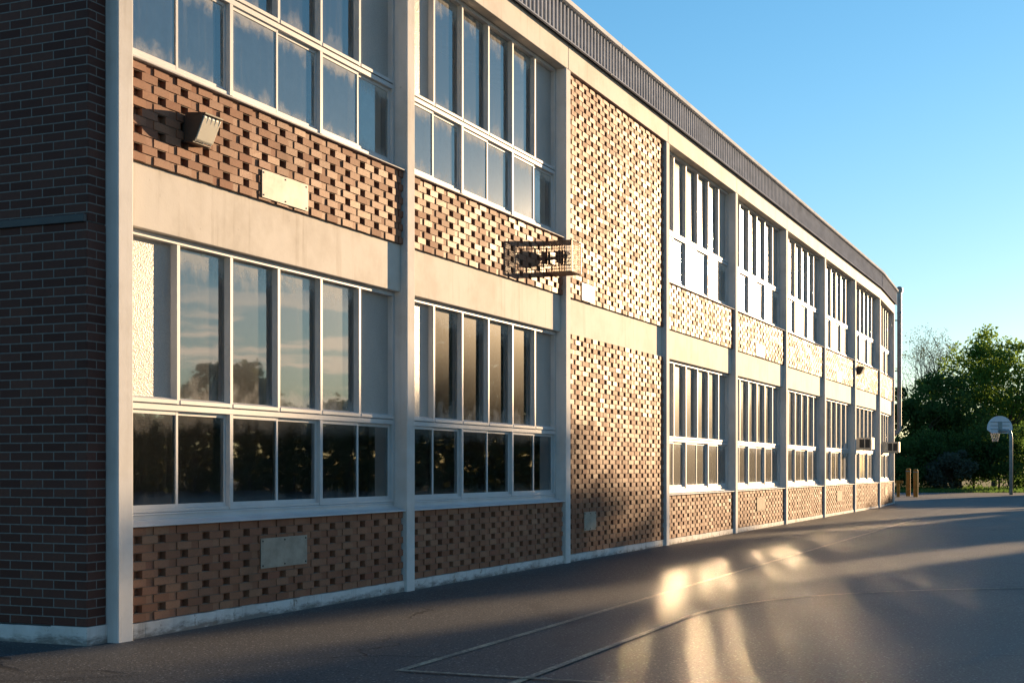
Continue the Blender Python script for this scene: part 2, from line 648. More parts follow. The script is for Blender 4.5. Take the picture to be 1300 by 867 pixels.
def m_grass():
    t = NT("grass_ground")
    c = t.coord()
    col = t.mix(t.rng(t.noise(c, 1.2, 6, 0.7), 0.3, 0.7), (0.03, 0.05, 0.016), (0.075, 0.10, 0.03))
    return t.done(t.pbr(col, 0.95, t.bump(t.noise(c, 12, 5), 0.6, 0.05), 0, 0.1))


M['grass'] = m_grass()

# ------------------------------------------------------------------ ground


def sheet(name, x0, x1, ys, dz, mat):
    mb = MB()
    for a, b in zip(ys[:-1], ys[1:]):
        mb.quad((x0, a, gz(a) + dz), (x1, a, gz(a) + dz), (x1, b, gz(b) + dz), (x0, b, gz(b) + dz))
    o = mb.build(name, mat)
    for p in o.data.polygons:
        if p.normal.z < 0:
            o.data.flip_normals()
            break
    return tag(o, kind='structure')


sheet("ground", -700, 900, [-400, 5, 56, 1400], -0.03, M['grass'])
sheet("asphalt_yard", -60, 90, [-30, 5, 56, 75.5], 0.0, M['asphalt'])


def strip(name, pts, w, mat, dz=0.004):
    mb = MB()
    P = [Vector((x, y, 0)) for x, y in pts]
    # split at the ground's fold lines so that the strip follows it
    L, Rr = [], []
    for k, p in enumerate(P):
        t = (P[min(k + 1, len(P) - 1)] - P[max(k - 1, 0)]).normalized()
        n = Vector((-t.y, t.x, 0)) * (w / 2)
        L.append(p + n)
        Rr.append(p - n)
    for k in range(len(P) - 1):
        q = [L[k], Rr[k], Rr[k + 1], L[k + 1]]
        mb.quad(*[(v.x, v.y, gz(v.y) + dz) for v in q])
    o = mb.build(name, mat)
    if o.data.polygons[0].normal.z < 0:
        o.data.flip_normals()
    return tag(o, kind='structure')


def seg(a, b, n=12):
    return [(a[0] + (b[0] - a[0]) * k / n, a[1] + (b[1] - a[1]) * k / n) for k in range(n + 1)]


strip("painted_court_line", seg((-0.76, 9.44), (10.3, 36.1), 24), 0.065, M['line'])


def bez(p, n=24):
    r = []
    for k in range(n + 1):
        u = k / n
        # Catmull style through control polygon (quadratic pieces kept smooth)
        pts = [Vector((*q, 0)) for q in p]
        while len(pts) > 1:
            pts = [pts[i] * (1 - u) + pts[i + 1] * u for i in range(len(pts) - 1)]
        r.append((pts[0].x, pts[0].y))
    return r


strip("painted_court_line", [(-0.05, 8.72), (0.15, 9.22), (1.05, 11.45)] + bez([(1.55, 12.7), (2.2, 14.3), (3.2, 15.2), (4.6, 15.7), (6.2, 15.9)], 20) + [(9, 16.0), (13, 15.6)], 0.06, M['line'], 0.008)
strip("painted_court_line", seg((-0.72, 9.40), (3.2, 7.85), 6), 0.05, M['line'], 0.012)
strip("painted_court_line", seg((16.5, 62.0), (40, 63.5), 4), 0.10, M['line'])
strip("asphalt_seam", seg((9.0, 31.0), (10.6, 36), 4) + seg((11.1, 38), (16.5, 52), 6), 0.06, M['seam'], 0.006)
strip("asphalt_seam", seg((13.2, 44.5), (24, 42.5), 6), 0.05, M['seam'], 0.007)

# low kerb-like edge of the lawn: the grass strip itself
grass_mb = MB()
g_r = np.random.default_rng(3)
for i in range(9000):
    x = g_r.uniform(12, 40)
    y = 75.4 + 20 * g_r.random() ** 1.6
    h = 0.10 + 0.14 * g_r.random()
    w = 0.05
    a = g_r.uniform(0, math.pi)
    dx, dy = math.cos(a) * w, math.sin(a) * w
    b = gz(y) - 0.03
    lx, ly = g_r.normal(0, 0.05, 2)
    grass_mb.v += [(x - dx, y - dy, b), (x + dx, y + dy, b), (x + lx, y + ly, b + h)]
    k = len(grass_mb.v)
    grass_mb.f.append((k - 3, k - 2, k - 1))
o = bpy.data.objects.new("grass_strip", grass_mb.mesh("grass_strip", M['leaf_dark']))
COL.objects.link(o)
tag(o, "green grass strip at the foot of the trees", "grass", kind='stuff')

# ------------------------------------------------------------------ the school building
Z_PL, Z_SILL1, Z_G1, Z_T1a, Z_T1b, Z_H1 = 0.125, 0.885, 0.99, 1.835, 1.945, 3.285
Z_SP, Z_SILL2, Z_G2, Z_T2a, Z_T2b, Z_H2 = 3.80, 4.60, 4.68, 5.50, 5.61, 6.985
Z_F0, Z_F1, Z_CAP = 7.37, 7.83, 7.90
HALF = 0.095
N_SP, N_BR, N_WIN, N_GL = -0.085, -0.05, -0.15, -0.215

school = empty("school_building", (FX, FY, 0), R(90 - FTH))
tag(school, "long two storey school with pale pilasters, textured brick panels and tall windows", "building")


def put(o, k, s=0.0):
    """place a part built in bay coordinates at bay k (the last bay turns slightly)"""
    if k < 8:
        o.location = (k * BAY + s, 0, 0)
    else:
        o.location = (8 * BAY, 0, 0)
        o.rotation_euler = (0, 0, R(2.6))
        if s:
            o.location = (8 * BAY + s * math.cos(R(2.6)), s * math.sin(R(2.6)), 0)
    return o


def dup(o, parent=None, name=None):
    c = o.copy()
    COL.objects.link(c)
    c.parent = parent if parent else o.parent
    for ch in o.children:
        dup(ch, c)
    return c


# pilasters
mb = MB()
mb.box(-HALF, HALF, -0.24, 0.0, -0.08, Z_H2 + 0.02)
pil = mb.build("pilaster", M['pier'], school, bevel=0.012)
put(pil, 0)
for k in range(1, 9):
    put(dup(pil), k if k < 8 else 8)
put(dup(pil), 8, BAY)

# top beam, one cast length per bay with open joints over the pilasters
mb = MB()
mb.box(-0.0 + 0.004, BAY - 0.004, -0.30, 0.0, Z_H2 + 0.02, Z_F0 + 0.02)
beam = mb.build("roof_beam", M['concrete'], school, bevel=0.008)
put(beam, 0)
for k in range(1, 9):
    put(dup(beam), k)
mb = MB()
mb.box(-HALF - 0.25, 0.0, -0.30, 0.0, Z_H2 + 0.023, Z_F0 + 0.02)
put(mb.build("roof_beam", M['concrete'], school, bevel=0.008), 0)

# spandrel
mb = MB()
mb.box(HALF, BAY - HALF, -0.26, N_SP, Z_H1, Z_SP)
sp = mb.build("spandrel", M['concrete'], school, bevel=0.006)
put(sp, 0)
for k in range(1, 9):
    put(dup(sp), k)

# plinth
mb = MB()
n_seg = 24
for i in range(n_seg):
    s0 = HALF + (BAY - 2 * HALF) * i / n_seg
    s1 = HALF + (BAY - 2 * HALF) * (i + 1) / n_seg
    mb.box(s0, s1, -0.2, -0.035 + rnd.uniform(-0.002, 0.002), -0.08, Z_PL + rnd.uniform(-0.004, 0.004))
pl = mb.build("plinth", M['plinth'], school)
put(pl, 0)
for k in range(1, 9):
    put(dup(pl), k)


def brick_panel(z0, z1, seed):
    """openwork panel: courses of projecting stretchers with headers set back, every second course deeper"""
    r = random.Random(seed)
    mb = MB()
    PITCH, ST, RH = 0.3045, 0.2005, (z1 - z0) / round((z1 - z0) / 0.0716)
    rows = round((z1 - z0) / RH)
    s0, s1 = HALF, BAY - HALF
    for j in range(rows):
        za, zb = z0 + j * RH + 0.0035, z0 + (j + 1) * RH - 0.0035
        off = (0.0 if j % 2 == 0 else PITCH / 2) + s0 - PITCH + 0.02
        k = 0
        while True:
            a = off + k * PITCH
            if a > s1:
                break
            b = a + ST
            lo, hi = max(a, s0), min(b, s1)
            if hi - lo > 0.015:
                base = N_BR + r.uniform(-0.003, 0.003)
                tx, tz = r.gauss(0, 0.0011), r.gauss(0, 0.0007)
                jit = [q + r.gauss(0, 0.0004) for q in (-tx - tz, tx - tz, -tx + tz, tx + tz)]
                mb.box(lo + r.uniform(0, 0.003), hi - r.uniform(0, 0.003), -0.12, base, za + r.uniform(-.001, .001), zb + r.uniform(-.001, .001), jit)
            lo, hi = max(b, s0), min(b + PITCH - ST, s1)
            if hi - lo > 0.01:
                dep = 0.055 if j % 2 == 1 else 0.0085
                mb.box(lo + 0.004, hi - 0.004, -0.14, N_BR - dep + r.uniform(-0.002, 0.002), za, zb)
            k += 1
    o = mb.build("brick_panel", M['brick'], school)
    # mortar beds and backing
    mm = MB()
    for j in range(rows + 1):
        z = z0 + j * RH
        mm.box(s0, s1, -0.11, N_BR - 0.010, max(z0, z - 0.0045), min(z1, z + 0.0045))
    mm.box(s0, s1, -0.16, -0.122, z0, z1)
    mm.build("mortar", M['mortar'], o)
    return o


lowp = [brick_panel(Z_PL + 0.002, Z_SILL1 - 0.002, 11), brick_panel(Z_PL + 0.002, Z_SILL1 - 0.002, 12)]
upp = [brick_panel(Z_SP + 0.002, Z_SILL2 - 0.002, 13), brick_panel(Z_SP + 0.002, Z_SILL2 - 0.002, 14)]
put(lowp[0], 0)
put(lowp[1], 1)
put(upp[0], 0)
put(upp[1], 1)
for k in range(3, 9):
    put(dup(lowp[k % 2]), k)
    put(dup(upp[(k + 1) % 2]), k)
put(brick_panel(Z_PL + 0.002, Z_H1 - 0.002, 21), 2)
put(brick_panel(Z_SP + 0.002, Z_H2 + 0.015, 22), 2)

MULL = [0.88 + 0.779 * i for i in range(5)]
EDGE = [HALF + 0.005] + MULL + [BAY - HALF - 0.005]


def pane(mb, s0, s1, z0, z1, n, r, tilt=0.0004, yaw=0.0):
    a, b, c = (r.gauss(0, tilt) for _ in range(3))
    a += r.gauss(0, yaw)
    mb.quad((s0, -(n - a - b), z0), (s1, -(n + a - b), z0), (s1, -(n + a + b), z1), (s0, -(n - a + b), z1), uv=True)


def window(zg, za, zb, zh, zs, seed, blinds, upper, low='clean', yaw=0.0, main='glass', up='glass2'):
    r = random.Random(seed)
    e0, e1 = HALF + 0.002, BAY - HALF - 0.002
    mb = MB()
    # head, jambs, transom, bottom rail
    mb.box(e0, e1, -0.24, N_WIN, zh - 0.05, zh - 0.003)
    mb.box(e0, e0 + 0.045, -0.24, N_WIN - 0.004, zg, zh - 0.05)
    mb.box(e1 - 0.045, e1, -0.24, N_WIN - 0.004, zg, zh - 0.05)
    ends = [e0 + 0.045] + MULL + [e1 - 0.045]
    for i in range(6):
        a = ends[i] + (0.022 if i else 0)
        b = ends[i + 1] - (0.022 if i < 5 else 0)
        mb.prism([(-0.24, zb), (-0.19, zb), (N_WIN + 0.004, zb - 0.018), (N_WIN + 0.004, zb - 0.052), (-0.24, zb - 0.052)], a, b)   # sill of the top lights
    for i, s in enumerate(MULL):
        mb.box(s - 0.022, s + 0.022, -0.24, N_WIN, zb - 0.055, zh - 0.05)
    mb.box(e0 + 0.045, e1 - 0.045, -0.24, N_WIN - 0.014, zb - 0.062, zb - 0.0555)
    mb.box(e0 + 0.045, e1 - 0.045, -0.24, N_WIN - 0.003, za, zb - 0.062)
    for s in (MULL[1], MULL[3]):
        mb.box(s - 0.026, s + 0.026, -0.24, N_WIN - 0.001, zg, za)
    mb.box(e0 + 0.045, MULL[1] - 0.026, -0.24, N_WIN - 0.012, zg, zg + 0.028)
    mb.box(MULL[1] + 0.026, MULL[3] - 0.026, -0.24, N_WIN - 0.012, zg, zg + 0.028)
    mb.box(MULL[3] + 0.026, e1 - 0.045, -0.24, N_WIN - 0.012, zg, zg + 0.028)
    win = mb.build("window", M['frame'], school, bevel=0.003)
    # sill
    mb = MB()
    mb.prism([(-0.26, zs), (-0.016, zs), (-0.012, zs + 0.007), (-0.02, zs + 0.015), (-0.125, zs + 0.040), (-0.125, zs + 0.046), (N_WIN - 0.012, zs + 0.050), (N_WIN - 0.012, zg - 0.022), (N_WIN - 0.002, zg - 0.019), (N_WIN - 0.002, zg - 0.010), (N_WIN - 0.012, zg - 0.007), (N_WIN - 0.012, zg - 0.003), (-0.26, zg - 0.003)], e0, e1)
    mb.build("sill", M['frame'], win, bevel=0.003)
    # three pairs of sliding sashes
    gl = MB()
    gd = MB()
    spans = [(e0 + 0.045, MULL[1] - 0.026), (MULL[1] + 0.026, MULL[3] - 0.026), (MULL[3] + 0.026, e1 - 0.045)]
    for (a, b) in spans:
        sb = MB()
        mid = (a + b) / 2
        z0, z1 = zg + 0.028, za
        for (p, q, n) in ((a, mid + 0.016, -0.172), (mid - 0.016, b, -0.192)):
            w = 0.030
            sb.box(p, p + w, n - 0.018, n, z0, z1)
            sb.box(q - w, q, n - 0.018, n, z0, z1)
            sb.box(p + w, q - w, n - 0.018, n - 0.001, z0, z0 + 0.036)
            sb.box(p + w, q - w, n - 0.018, n - 0.001, z1 - 0.034, z1)
            pane(gd, p + w, q - w, z0 + 0.036, z1 - 0.034, n - 0.01, r, yaw=yaw)
        sb.build("sash", M['sash'], win, bevel=0.002)
    for i in range(6):
        gf = MB()
        a = ends[i] + (0.022 if i else 0)
        b = ends[i + 1] - (0.022 if i < 5 else 0)
        pane(gf if i in (0, 5) else gl, a, b, zb, zh - 0.05, N_GL, r, yaw=yaw)
        if gf.v:
            gf.build("obscure_pane", M['frosted'], win)["label"] = "pebbled obscure glass pane"
    gl.build("glass", M[main], win)
    if gd.v:
        gd.build("sash_glass", M[up] if upper else M[low], win)
    if blinds:
        bb = MB()
        for (a, b) in spans[:]:
            bb.box(a + 0.02, b - 0.02, -0.30, -0.293, zg + 0.02, zb + 0.05)
        bb.build("blind", M['blind'], win)
    return win


wl_ = [window(Z_G1, Z_T1a, Z_T1b, Z_H1, Z_SILL1, 31, False, False), window(Z_G1, Z_T1a, Z_T1b, Z_H1, Z_SILL1, 32, False, False)]
wu_ = [window(Z_G2, Z_T2a, Z_T2b, Z_H2 + 0.02, Z_SILL2, 33, True, True), window(Z_G2, Z_T2a, Z_T2b, Z_H2 + 0.02, Z_SILL2, 34, True, True)]
for k in (0, 1):
    put(wl_[k], k)
    put(wu_[k], k)
wl2 = window(Z_G1, Z_T1a, Z_T1b, Z_H1, Z_SILL1, 35, False, False, 'hazy', 0.0012, 'hazy')
wl3 = window(Z_G1, Z_T1a, Z_T1b, Z_H1, Z_SILL1, 37, False, False, 'hazy', 0.0012, 'hazy')
wu2 = window(Z_G2, Z_T2a, Z_T2b, Z_H2 + 0.02, Z_SILL2, 38, True, True, yaw=0.002, main='hazy', up='hazy2')
put(wl2, 3)
put(wl3, 4)
put(wu2, 3)
for k in range(4, 9):
    if k > 4:
        put(dup(wl2 if k % 2 else wl3), k)
    put(dup(wu2), k)

# ribbed metal fascia and cap
LEN8 = 8 * BAY
for (k, a, b) in ((0, -HALF - 0.34, LEN8), (8, 0.0, BAY + 0.30)):
    mb = MB()
    mb.box(a, b, -0.28, 0.045, Z_F0, Z_F1)
    fas = put(mb.build("ribbed_fascia", M['rib_shade'], school), k)
    mb = MB()
    s = a + 0.03
    while s + 0.06 < b:
        mb.prism([(0.046, Z_F0 + 0.004), (0.070, Z_F0 + 0.004), (0.070, Z_F1 - 0.002), (0.046, Z_F1 - 0.002)], s, s + 0.055)
        s += 0.14
    mb.box(a, b, 0.046, 0.078, Z_F0 - 0.02, Z_F0)
    mb.build("rib", M['rib'], fas)
    mb = MB()
    s = a
    while s < b - 0.01:
        e = min(s + 3.05, b)
        mb.box(s + 0.002, e - 0.002, -0.32, 0.125, Z_F1, Z_CAP)
        s = e
    put(mb.build("roof_cap", M['cap'], school, bevel=0.008), k)

# roof deck, dim rooms behind the glass, back and end walls
mb = MB()
mb.box(-0.30, LEN8 + BAY * 0.96, -14.0, -0.5, Z_F0 - 0.1, Z_F0 + 0.3)
mb.build("roof", M['roof'], school)
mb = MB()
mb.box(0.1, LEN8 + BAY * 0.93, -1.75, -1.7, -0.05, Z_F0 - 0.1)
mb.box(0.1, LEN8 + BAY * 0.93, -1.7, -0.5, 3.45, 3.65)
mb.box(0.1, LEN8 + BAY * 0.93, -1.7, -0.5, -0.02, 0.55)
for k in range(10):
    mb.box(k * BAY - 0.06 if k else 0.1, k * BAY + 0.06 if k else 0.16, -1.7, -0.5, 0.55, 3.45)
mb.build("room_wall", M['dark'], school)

# dark brick end wall at the near corner, with its metal ledge
mb = MB()
mb.box(-0.325, -HALF - 0.001, -14.0, -0.108, 0.14, 3.24)
mb.box(-0.305, -HALF - 0.001, -14.0, -0.112, 3.24, Z_H2 + 0.02)
mb.build("end_wall", M['wing'], school, bevel=0.012)
mb = MB()
mb.box(-0.345, -0.29, -14.0, -0.125, 3.235, 3.295)
mb.build("ledge", M['ledge'], school, bevel=0.004)
mb = MB()
for i in range(40):
    a = -14.0 + 13.9 * i / 40
    mb.box(-0.335, -HALF - 0.001, a, a + 13.9 / 40, -0.08, 0.14 + rnd.uniform(-0.012, 0.003))
mb.build("plinth", M['plinth'], school)
mb = MB()
mb.box(-0.30, LEN8 + BAY * 0.95, -14.2, -14.0, -0.08, Z_F0)
mb.build("back_wall", M['wing'], school)
mb = MB()
mb.box(BAY + HALF + 0.003, BAY + 0.30, -12.0, -0.06, -0.08, Z_F0 - 0.002)
put(mb.build("far_end_wall", M['wing'], school), 8)

# ------------------------------------------------------------------ things on the facade


def facade_empty(name, k, s, n=0.0, z=0.0):
    if k < 8:
        p = at(k * BAY + s, n, z)
        rz = R(90 - FTH)
    else:
        base = at(8 * BAY, 0, 0)
        a = R(90 - FTH + 2.6)
        u = Vector((math.cos(a), math.sin(a), 0))
        nn = Vector((math.sin(a), -math.cos(a), 0))
        p = base + u * s + nn * n + Vector((0, 0, z))
        rz = a
    return empty(name, p, rz)


def cover_plate(k, s, w, z, h, label, mat='steel'):
    e = facade_empty("cover_plate", k, s, N_BR + 0.006, z)
    mb = MB()
    mb.box(0, w, 0, 0.006, 0, h)
    mb.build("plate", M[mat], e, bevel=0.002)
    mb = MB()
    for a in (0.03, w / 2, w - 0.03):
        for b in (0.025, h - 0.025):
            mb.tube([(a, -0.005, b), (a, -0.011, b)], 0.008, 8)
    mb.build("bolts", M['black'], e)
    tag(e, label, "plate", "steel plates bolted over openings in the brick")


cover_plate(0, 1.98, 0.80, 3.825, 0.255, "bright steel plate bolted on upper brick beside the near wall lamp")
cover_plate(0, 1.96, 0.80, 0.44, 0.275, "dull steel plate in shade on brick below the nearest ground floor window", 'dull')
cover_plate(2, 0.66, 0.55, 3.815, 0.255, "glaring steel plate on upper half of the windowless brick bay")
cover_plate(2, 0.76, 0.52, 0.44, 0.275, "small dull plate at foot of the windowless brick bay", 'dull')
cover_plate(4, 1.90, 0.80, 3.815, 0.27, "white shining plate on brick between floors, second window bay past the brick bay")
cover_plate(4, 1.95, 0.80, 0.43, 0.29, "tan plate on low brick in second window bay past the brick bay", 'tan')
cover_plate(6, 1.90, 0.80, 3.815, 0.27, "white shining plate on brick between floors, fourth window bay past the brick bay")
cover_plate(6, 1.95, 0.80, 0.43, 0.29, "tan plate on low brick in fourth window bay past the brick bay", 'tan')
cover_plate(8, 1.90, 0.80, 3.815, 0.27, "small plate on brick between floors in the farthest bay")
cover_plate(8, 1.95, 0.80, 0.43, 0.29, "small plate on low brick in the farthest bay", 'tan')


def wall_lamp(k, s, z, label):
    e = facade_empty("wall_lamp", k, s, N_BR, z)
    e.scale = (0.86, 0.9, 0.9)
    mb = MB()
    w = 0.30
    mb.box(0.02, w - 0.02, -0.02, 0.045, 0.0, 0.24)
    # cheeks and hood
    prof = [(0.03, 0.25), (0.03, 0.02), (0.115, 0.0), (0.135, 0.02), (0.225, 0.215), (0.225, 0.25)]
    mb.prism(prof, 0.0, 0.014)
    mb.prism([(0.03, 0.235), (0.25, 0.235), (0.255, 0.252), (0.03, 0.275)], 0.0, w)
    mb.prism([(0.03, 0.0), (0.11, -0.012), (0.115, 0.0), (0.03, 0.02)], 0.0, w)
    mb.build("housing", M['bronze'], e, bevel=0.004)
    mb = MB()
    mb.prism([(0.05, 0.03), (0.115, 0.006), (0.14, 0.022), (0.228, 0.214), (0.228, 0.233), (0.05, 0.233)], 0.016, w - 0.004)
    mb.build("lens", M['lens'], e, bevel=0.006)
    mb = MB()
    for i in range(5):
        a = 0.02 + (w - 0.046) * i / 4
        mb.prism([(0.118, 0.005), (0.124, 0.002), (0.236, 0.225), (0.230, 0.232)], a, a + 0.006)
    mb.build("lens_frame", M['frame'], e)
    tag(e, label, "lamp", "wall lamps with prismatic lens")


wall_lamp(0, 0.80, 4.075, "dark wall lamp with pale lens on brick by the nearest pilaster")
wall_lamp(7, 0.45, 4.22, "distant dark wall lamp on brick near the far end of the facade")

# wire cage guarding a flood lamp
cage = facade_empty("wire_cage", 1, 8.97 - BAY, 0.0, 4.03)
cw, cd, ch = 0.37, 0.34, 0.42
mb = MB()


def bar(a, b, r):
    mb.tube([(a[0], -a[1], a[2]), (b[0], -b[1], b[2])], r, 5)


for a in (0, cw):
    for z in (0, ch):
        bar((a, N_BR, z), (a, cd, z), 0.009)
    bar((a, cd, 0), (a, cd, ch), 0.009)
for z in (0, ch):
    bar((0, cd, z), (cw, cd, z), 0.009)
mb.build("cage_frame", M['wire'], cage)
mb = MB()
for i in range(1, 16):
    z = ch * i / 16
    bar((0, cd, z), (cw, cd, z), 0.0045)
for i in range(1, 9):
    z = ch * i / 9
    for a in (0, cw):
        bar((a, N_BR, z), (a, cd, z), 0.0035)
for i in range(1, 8):
    a = cw * i / 8
    bar((a, cd, 0), (a, cd, ch), 0.0035)
    for z in (0, ch):
        bar((a, N_BR, z), (a, cd, z), 0.004)
for i in range(1, 10):
    n = N_BR + (cd - N_BR) * i / 10
    for z in (0, ch):
        bar((0, n, z), (cw, n, z), 0.004)
    for a in (0, cw):
        bar((a, n, 0), (a, n, ch), 0.0035)
mb.build("cage_mesh", M['wire'], cage)
tag(cage, "rusty wire cage jutting from the upper brick beside a pilaster", "wire cage")
fl = facade_empty("flood_lamp", 1, 8.97 - BAY, 0.0, 4.03)
mb = MB()
mb.box(0.09, 0.27, N_BR - 0.005, 0.0, 0.14, 0.30)
mb.prism([(0.0, 0.20), (0.10, 0.18), (0.10, 0.24), (0.0, 0.24)], 0.15, 0.21)
mb.build("bracket", M['bronze'], fl)
mb = MB()
mb.prism([(0.08, 0.29), (0.19, 0.31), (0.25, 0.25), (0.215, 0.11), (0.09, 0.14)], 0.06, 0.30)
mb.build("housing", M['bronze'], fl, bevel=0.01)
mb = MB()
mb.prism([(0.253, 0.245), (0.259, 0.243), (0.224, 0.114), (0.218, 0.117)], 0.08, 0.28)
mb.build("lens", M['lens'], fl)
tag(fl, "dark flood lamp shut inside the wire cage", "lamp")


def air_conditioner(k, s, z, w, label):
    e = facade_empty("air_conditioner", k, s, N_GL, z)
    d, h = 0.62, 0.36
    mb = MB()
    mb.box(0, w, 0, d, 0, h)
    mb.build("casing", M['ac'], e, bevel=0.012)
    mb = MB()
    for a in (-0.004, w):
        mb.box(a, a + 0.004, 0.26, 0.40, 0.05, h - 0.05)
        mb.box(a, a + 0.004, 0.43, d - 0.05, 0.05, h - 0.05)
    mb.build("side_grille", M['black'], e)
    mb = MB()
    for i in range(9):
        z0 = 0.04 + i * 0.032
        mb.box(0.04, w - 0.04, d, d + 0.006, z0, z0 + 0.014)
    mb.build("front_grille", M['ac'], e)
    mb = MB()
    for a in (0.06, w - 0.08):
        mb.prism([(-0.02, -0.02), (d - 0.1, -0.02), (d - 0.1, -0.003), (-0.02, -0.003)], a, a + 0.03)
    mb.build("support_rail", M['galv'], e)
    tag(e, label, "air conditioner", "window air conditioners at the far end")


air_conditioner(7, 0.38, 1.935, 0.55, "beige window air conditioner left of the far pilaster, nearer of two")
air_conditioner(8, 2.1, 1.92, 0.55, "beige window air conditioner in the farthest bay, overlapping the trees")

# flue at the far corner
fx, fy = 14.56, 53.0
flue = empty("flue_pipe", (fx, fy, 0))
mb = MB()
mb.tube([(0, 0, z) for z in (2.95, 4.1, 4.12, 5.6, 5.62, 7.2, 7.95)], 0.082, 14)
for z in (4.1, 5.6, 7.2):
    mb.tube([(0, 0, z - 0.02), (0, 0, z + 0.02)], 0.09, 14)
mb.build("pipe", M['galv'], flue, smooth=False)
mb = MB()
mb.tube([(0, 0, 7.93), (0, 0, 7.97)], 0.09, 14)
mb.tube([(0, 0, 7.97), (0, 0, 8.13)], 0.125, 14)
mb.tube([(0, 0, 8.13), (0, 0, 8.19)], 0.125, 14, 0.05)
mb.build("cowl", M['galv'], flue)
mb = MB()
mb.tube([(0, 0, 2.97), (0, 0, 2.85), (-0.05, 0.0, 2.74), (-0.14, 0.0, 2.68), (-0.34, 0.05, 2.66)], 0.082, 12)
mb.build("elbow", M['galv'], flue)
mb = MB()
for z in (3.3, 5.0, 6.9):
    mb.box(-0.36, 0.05, -0.02, 0.02, z, z + 0.04)
mb.build("bracket", M['bronze'], flue)
tag(flue, "tall galvanised flue pipe with cowl at the far corner of the school", "pipe")

# ------------------------------------------------------------------ yard furniture


def bollard(x, y, h, label):
    e = empty("bollard", (x, y, gz(y)))
    mb = MB()
    prof = [(0.105, -0.1), (0.105, h - 0.09), (0.098, h - 0.05), (0.07, h - 0.015), (0.02, h)]
    seg_ = 16
    for r_, z in prof:
        for j in range(seg_):
            a = 2 * math.pi * j / seg_
            mb.v.append((r_ * math.cos(a), r_ * math.sin(a), z))
    for k in range(len(prof) - 1):
        for j in range(seg_):
            l = (j + 1) % seg_
            mb.f.append((k * seg_ + j, k * seg_ + l, (k + 1) * seg_ + l, (k + 1) * seg_ + j))
    mb.f.append(tuple((len(prof) - 1) * seg_ + j for j in range(seg_)))
    mb.build("post", M['ochre'], e, smooth=True)
    mb = MB()
    mb.tube([(0, 0, h - 0.16), (0, 0, h - 0.13)], 0.108, 16)
    mb.build("band", M['galv'], e)
    tag(e, label, "bollard", "ochre bollards past the corner")


bollard(18.35, 65.3, 1.30, "ochre round topped bollard nearer the building corner, left of the pair")
bollard(18.15 + 0.06, 63.6, 1.27, "ochre round topped bollard on the right of the pair")
pb = empty("barrier_post", (17.42, 63.6, gz(63.6)))
mb = MB()
mb.box(-0.06, 0.06, -0.06, 0.06, -0.1, 0.62)
mb.build("post", M['ochre'], pb, bevel=0.01)
mb = MB()
mb.box(-0.12, 0.20, -0.07, 0.07, 0.62, 0.74)
mb.build("cross_arm", M['ochre'], pb, bevel=0.01)
tag(pb, "short ochre post with a cross arm half hidden by the building corner", "post")

hoop = empty("basketball_hoop", (24.42, 69.0, gz(69)), math.atan2(0.99, -0.13))
mb = MB()   # local +x points from the pole to the rim
mb.tube([(0, 0, -0.1), (0, 0, 2.75), (0.03, 0, 2.95), (0.12, 0, 3.08), (0.28, 0, 3.14), (1.12, 0, 3.15)], 0.085, 12)
mb.build("pole", M['galv'], hoop, smooth=True)
mb = MB()
ol = []
hw = 0.66
for i in range(25):
    a = math.pi * i / 24
    ol.append((hw * math.cos(a), 3.28 + 0.62 * math.sin(a)))
ol += [(-hw, 3.20), (-0.42, 3.03), (0.42, 3.03), (hw, 3.20)]
i0 = len(ol)
for x in (1.14, 1.18):
    for y, z in ol:
        mb.v.append((x, y, z))
for k in range(i0):
    l = (k + 1) % i0
    mb.f.append((k, l, i0 + l, i0 + k))
mb.f.append(tuple(reversed(range(i0))))
mb.f.append(tuple(i0 + k for k in range(i0)))
mb.build("backboard", M['board'], hoop)
mb = MB()
for z in (3.22, 3.40, 3.58):
    mb.box(1.122, 1.138, -0.5, 0.5, z, z + 0.03)
mb.box(1.10, 1.1215, -0.10, 0.10, 3.06, 3.62)
mb.build("back_brace", M['galv'], hoop)
mb = MB()
ring = [(1.64 + 0.23 * math.cos(2 * math.pi * j / 24), 0.23 * math.sin(2 * math.pi * j / 24), 3.05) for j in range(25)]
mb.tube(ring, 0.012, 6, cap=False)
mb.box(1.18, 1.42, -0.05, 0.05, 3.04, 3.06)
mb.build("rim", M['orange'], hoop)
mb = MB()
for j in range(14):
    for d in (1, -1):
        pts = []
        for q in range(6):
            u = q / 5
            a = 2 * math.pi * (j + d * u * 1.5) / 14
            r_ = 0.23 - 0.10 * u
            pts.append((1.64 + r_ * math.cos(a), r_ * math.sin(a), 3.05 - 0.42 * u))
        mb.tube(pts, 0.007, 4, cap=False)
mb.build("net", M['net'], hoop)
tag(hoop, "grey basketball hoop with fan backboard on a bent pole, seen from behind", "basketball hoop")

# ------------------------------------------------------------------ trees


